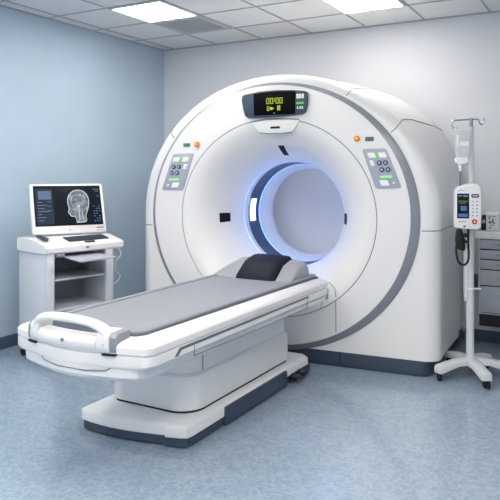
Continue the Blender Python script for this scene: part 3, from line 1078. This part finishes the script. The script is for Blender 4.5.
# ================================================================== IV STAND
IVX, IVY = -0.823, 4.472
RV = radians(29.4)
IV = thing('iv_stand', 'white five-legged drip stand on casters beside the scanner', 'drip stand', (IVX, IVY, 0), (0, 0, RV))
for k in (202, 274, 346, 45, 104):
    a = radians(k)
    d = Vector((cos(a), sin(a), 0))
    n = Vector((-sin(a), cos(a), 0))
    rings = []
    for r, zt, zb2, w in ((0.0, 0.132, 0.085, 0.046), (0.05, 0.132, 0.090, 0.044), (0.12, 0.126, 0.090, 0.040), (0.20, 0.114, 0.070, 0.037), (0.255, 0.104, 0.055, 0.035), (0.270, 0.098, 0.055, 0.030), (0.276, 0.086, 0.057, 0.022)):
        ring = []
        for (s, zz) in ((-1, zb2), (-1, zt - 0.012), (-0.7, zt), (0.7, zt), (1, zt - 0.012), (1, zb2)):
            p = d * r + n * (s * w)
            ring.append((p.x, p.y, zz))
        rings.append(ring)
    lg = obj('leg', loft(N(), rings), M['lightgrey'], IV, 50)
    p = d * 0.25
    R = Matrix.Translation((p.x, p.y, 0.031)) @ Matrix.Rotation(a + 0.5, 4, 'Z')
    b = N()
    t = bmesh.new()
    for sx in (-0.013, 0.013):
        cyl(b, R @ Vector((sx, 0, 0)), 0.030, 0.013, 'x', 18, 0.003)
    cyl(b, (p.x, p.y, 0.045), 0.009, 0.03, 'z', 12)
    obj('caster', b, M['rubber'], lg, label='black twin caster')
obj('hub', cyl(N(), (0, 0, 0.112), 0.045, 0.05, 'z', 24, 0.01), M['lightgrey'], IV)
obj('pole', cyl(N(), (0, 0, 0.62), 0.026, 0.98, 'z', 24), M['lightgrey'], IV)
obj('upper_pole', cyl(N(), (0.008, 0, 1.395), 0.018, 0.57, 'z', 18), M['lightgrey'], IV, label='pale upper pole')
b = cyl(N(), (0, 0, 0.592), 0.032, 0.016, 'z', 24, 0.004)
box(b, 0.02, 0.07, -0.012, 0.012, 0.585, 0.597, 0.003)
obj('collar', b, M['white'], IV)
b = box(N(), 0.030, 0.046, -0.02, 0.02, 0.60, 0.69, 0.004)
obj('clamp_lever', b, M['black'], IV)
b = box(N(), -0.040, -0.022, -0.02, 0.02, 0.53, 0.86, 0.006)
obj('sleeve', b, M['white'], IV)
b = box(N(), -0.040, -0.026, -0.014, 0.014, 0.505, 0.535, 0.005)
obj('sleeve_foot', b, M['lightgrey'], IV)
hook = smooth_path([(-0.085, 0, 1.672), (-0.10, 0, 1.665), (-0.118, 0, 1.678), (-0.121, 0, 1.702), (-0.105, 0, 1.719), (-0.06, 0, 1.723), (0.008, 0, 1.727), (0.055, 0, 1.726), (0.062, 0, 1.705), (0.075, 0, 1.693), (0.09, 0, 1.70), (0.096, 0, 1.722), (0.092, 0, 1.735)], 6)
obj('hook_bar', tube(N(), hook, 0.0058, 8), M['chrome'], IV, label='chrome double hook bar')
hook2 = smooth_path([(0.008, 0.0, 1.727), (0.008, -0.05, 1.727), (0.008, -0.075, 1.705), (0.008, -0.09, 1.70), (0.008, -0.10, 1.72)], 5)
obj('pole_cap', cyl(N(), (0.008, 0, 1.705), 0.011, 0.065, 'z', 16, 0.004), M['steel'], IV)


# bag on the left hook
BG = thing('iv_bag', 'clear drip bag hanging from the left hook of the stand', 'drip bag', (IVX, IVY, 0), (0, 0, RV))
rings = []
for z, w0, w1, d in ((1.652, -0.120, -0.006, 0.003), (1.645, -0.124, -0.004, 0.006), (1.60, -0.122, -0.006, 0.016), (1.55, -0.117, -0.008, 0.022), (1.50, -0.112, -0.010, 0.024), (1.475, -0.108, -0.014, 0.02), (1.462, -0.100, -0.022, 0.01)):
    c0, hw3 = (w0 + w1) / 2, (w1 - w0) / 2
    rings.append([(c0 + hw3 * math.copysign(abs(cos(t)) ** 0.6, cos(t)), -0.036 + d * sin(t), z) for t in [2 * pi * k / 24 for k in range(24)]])
obj('bag', loft(N(), rings), M['ivbag'], BG, 50)
b = N()
box(b, -0.112, -0.094, -0.0625, -0.0575, 1.53, 1.62, 0.002)
box(b, -0.085, -0.03, -0.0615, -0.0575, 1.545, 1.575, 0.001)
obj('bag_label', b, M['ivwhite'], BG)
b = tube(N(), [(-0.10, -0.002, 1.668), (-0.10, -0.02, 1.655), (-0.085, -0.036, 1.648)], 0.004, 6)
obj('bag_loop', b, M['ivwhite'], BG)
b = N()
prism(b, round_poly([(-0.112, 1.47), (-0.036, 1.478), (-0.03, 1.45), (-0.048, 1.425), (-0.10, 1.425), (-0.115, 1.445)], 0.01), -0.06, -0.018, 'y', 0.006)
obj('bag_port', b, M['ivwhite'], BG)
b = cyl(N(), (-0.078, -0.036, 1.41), 0.012, 0.03, 'z', 14, 0.003)
cyl(b, (-0.078, -0.036, 1.388), 0.007, 0.02, 'z', 12)
obj('drip_chamber', b, M['ivwhite'], BG)
b = tube(N(), smooth_path([(-0.078, -0.036, 1.38), (-0.078, -0.036, 1.32), (-0.077, -0.032, 1.27)], 5), 0.0045, 8)
obj('drip_line', b, M['tube'], BG, label='dark drip line running into the pump')

# pump clamped to the pole
PM = thing('infusion_pump', 'white pump with a small dark screen clamped to the drip stand', 'pump', (IVX, IVY, 0), (0, 0, RV - radians(10)))
pp = [(-0.117, 1.02), (-0.108, 1.003), (0.03, 0.995), (0.046, 1.005), (0.053, 1.03), (0.056, 1.245), (0.045, 1.283), (0.028, 1.296), (-0.035, 1.298), (-0.07, 1.282), (-0.098, 1.272), (-0.112, 1.25)]
obj('pump_case', prism(N(), round_poly(pp, 0.008, 3), -0.115, -0.030, 'y', 0.010, 3), M['white'], PM)
obj('clamp', box(N(), -0.035, 0.035, -0.034, -0.024, 1.06, 1.2, 0.004), M['midgrey'], PM)
ps = obj('pump_screen', box(N(), -0.100, -0.023, -0.118, -0.112, 1.068, 1.232, 0.003), M['ui_dark'], PM, label='dark pump screen')
b = N()
box(b, -0.092, -0.07, -0.1195, -0.117, 1.212, 1.222)
box(b, -0.062, -0.032, -0.1195, -0.117, 1.210, 1.222)
obj('pump_screen_text', b, M['ui_text'], ps)
b = N()
box(b, -0.092, -0.032, -0.1195, -0.117, 1.176, 1.186)
box(b, -0.085, -0.045, -0.1195, -0.117, 1.164, 1.172)
obj('pump_screen_row', b, M['ui_green'], ps)
b = N()
box(b, -0.092, -0.032, -0.1195, -0.117, 1.078, 1.100)
box(b, -0.078, -0.040, -0.1195, -0.117, 1.12, 1.15)
obj('pump_screen_graphic', b, M['ui_blue'], ps)
b = prism(N(), round_poly([(-0.008, 1.205), (0.036, 1.205), (0.040, 1.217), (0.036, 1.229), (-0.008, 1.229), (-0.012, 1.217)], 0.006, 3), -0.118, -0.112, 'y', 0.001)
obj('pump_badge', b, M['slate'], PM, label='dark oval badge')
obj('pump_badge_mark', box(N(), -0.002, 0.030, -0.1195, -0.117, 1.2145, 1.2205), M['lightgrey'], PM)
b = N()
for r in range(5):
    for c2 in range(2):
        x = -0.008 + c2 * 0.027
        z = 1.083 + r * 0.023
        box(b, x, x + 0.014, -0.118, -0.113, z, z + 0.009, 0.002)
obj('pump_keys', b, M['panelgrey'], PM)
obj('stop_key', cyl(N(), (0.010, -0.117, 1.048), 0.017, 0.010, 'y', 22, 0.003), M['red'], PM, label='round red key')
obj('stop_key_mark', cyl(N(), (0.010, -0.1225, 1.048), 0.006, 0.002, 'y', 12), M['keywhite'], PM)
obj('pump_print', box(N(), -0.094, -0.045, -0.1165, -0.113, 1.045, 1.052), M['panelgrey'], PM)
b = N()
box(b, -0.06, -0.046, -0.1165, -0.113, 1.012, 1.022, 0.002)
obj('pump_port', b, M['black'], PM)
b = tube(N(), smooth_path([(-0.095, -0.1165, 1.245), (-0.075, -0.1165, 1.254), (-0.055, -0.1165, 1.25)], 4), 0.0025, 6)
obj('pump_logo', b, M['panelgrey'], PM)

# black hand piece with a looping cord under the pump
HP = thing('hand_control', 'black hand control with looped cord hanging under the pump', 'hand control', (IVX, IVY, 0), (0, 0, RV))
b = prism(N(), round_poly([(-0.118, 1.0), (-0.088, 1.0), (-0.066, 0.93), (-0.068, 0.86), (-0.085, 0.855), (-0.12, 0.87), (-0.126, 0.93)], 0.012), -0.105, -0.075, 'y', 0.006)
box(b, -0.07, -0.038, -0.10, -0.08, 0.905, 0.925, 0.004)
box(b, -0.07, -0.05, -0.10, -0.08, 0.945, 0.97, 0.004)
obj('hand_piece', b, M['black'], HP)
b = tube(N(), smooth_path([(-0.118, -0.09, 0.90), (-0.122, -0.09, 0.85), (-0.11, -0.09, 0.79), (-0.08, -0.09, 0.762), (-0.05, -0.088, 0.775), (-0.038, -0.085, 0.82), (-0.036, -0.07, 0.90), (-0.036, -0.07, 0.998)], 6), 0.0075, 8)
obj('cord', b, M['rubber'], HP)

# ================================================================== WALL CABINET
CX0, CX1, CYF = -0.868, -0.05, 5.06
CB = thing('drawer_cabinet', 'grey drawer cabinet with shallow drawers at the right of the back wall', 'cabinet', (CX0, CYF, 0))
Wc = CX1 - CX0
b = box(N(), 0.0, Wc, 0.004, YB - CYF - 0.002, 0.305, 0.872, 0.003)
obj('carcass', b, M['lightgrey'], CB)
obj('drawer_recess', box(N(), 0.011, Wc - 0.011, -0.002, 0.006, 0.316, 0.872), M['darkgap'], CB)
obj('plinth', box(N(), 0.0, Wc, 0.02, YB - CYF - 0.002, 0.212, 0.305), M['darkgap'], CB, label='dark recessed base')
zz = [0.872, 0.794, 0.719, 0.643, 0.522, 0.319]
for k in range(5):
    z1, z0 = zz[k] - 0.005, zz[k + 1] + 0.004
    d = obj('drawer', box(N(), 0.014, Wc - 0.014, -0.014, 0.01, z0, z1, 0.003), M['cabinet'], CB)
    zm = (z0 + z1) / 2 + 0.004
    if k == 4:
        zm = z1 - 0.05
    b = tube(N(), [(0.13, -0.015, zm), (0.13, -0.036, zm), (0.69, -0.036, zm), (0.69, -0.015, zm)], 0.006, 8)
    obj('handle', b, M['steel'], d, label='steel bar handle')
wt = tag(obj('worktop', prism(N(), [(CX0 - 0.022, CYF - 0.03), (CX1 + 0.02, CYF - 0.03), (CX1 + 0.02, YB - 0.003), (CX0 - 0.022, YB - 0.003)], 0.873, 0.926, 'z', 0.006), M['worktop']), 'pale grey worktop lying on the drawer cabinet', 'worktop')
# things on the worktop
t1 = thing('black_bottle', 'narrow black container standing on the worktop by the wall', 'bottle', (-0.853, 5.20, 0.927), (0, 0, radians(4)))
obj('bottle_body', prism(N(), rrect(-0.019, 0.019, -0.03, 0.03, 0.008), 0.0, 0.095, 'z', 0.004), M['black'], t1)
obj('bottle_cap', prism(N(), rrect(-0.015, 0.015, -0.02, 0.02, 0.006), 0.095, 0.118, 'z', 0.003), M['black'], t1)
obj('bottle_label', box(N(), -0.013, 0.013, -0.0315, -0.028, 0.055, 0.082), M['midgrey'], t1)
t2 = thing('glove_box', 'pale grey box with dark printed marks on the worktop', 'box', (-0.79, 5.20, 0.927), (0, 0, radians(3)))
obj('carton', box(N(), -0.042, 0.046, -0.045, 0.045, 0.0, 0.135, 0.003), M['lightgrey'], t2)
b = N()
for (x0, x1, z0, z1) in ((-0.026, -0.006, 0.108, 0.114), (0.004, 0.026, 0.108, 0.114), (-0.026, -0.012, 0.09, 0.10), (0.0, 0.012, 0.062, 0.09), (-0.022, -0.006, 0.055, 0.075), (0.006, 0.024, 0.055, 0.062), (-0.016, 0.014, 0.04, 0.046), (-0.024, -0.008, 0.02, 0.028)):
    box(b, x0, x1, -0.0462, -0.044, z0, z1)
obj('carton_print', b, M['slate'], t2)
obj('carton_lid', box(N(), -0.044, 0.048, -0.047, 0.047, 0.122, 0.137, 0.003), M['satin'], t2)
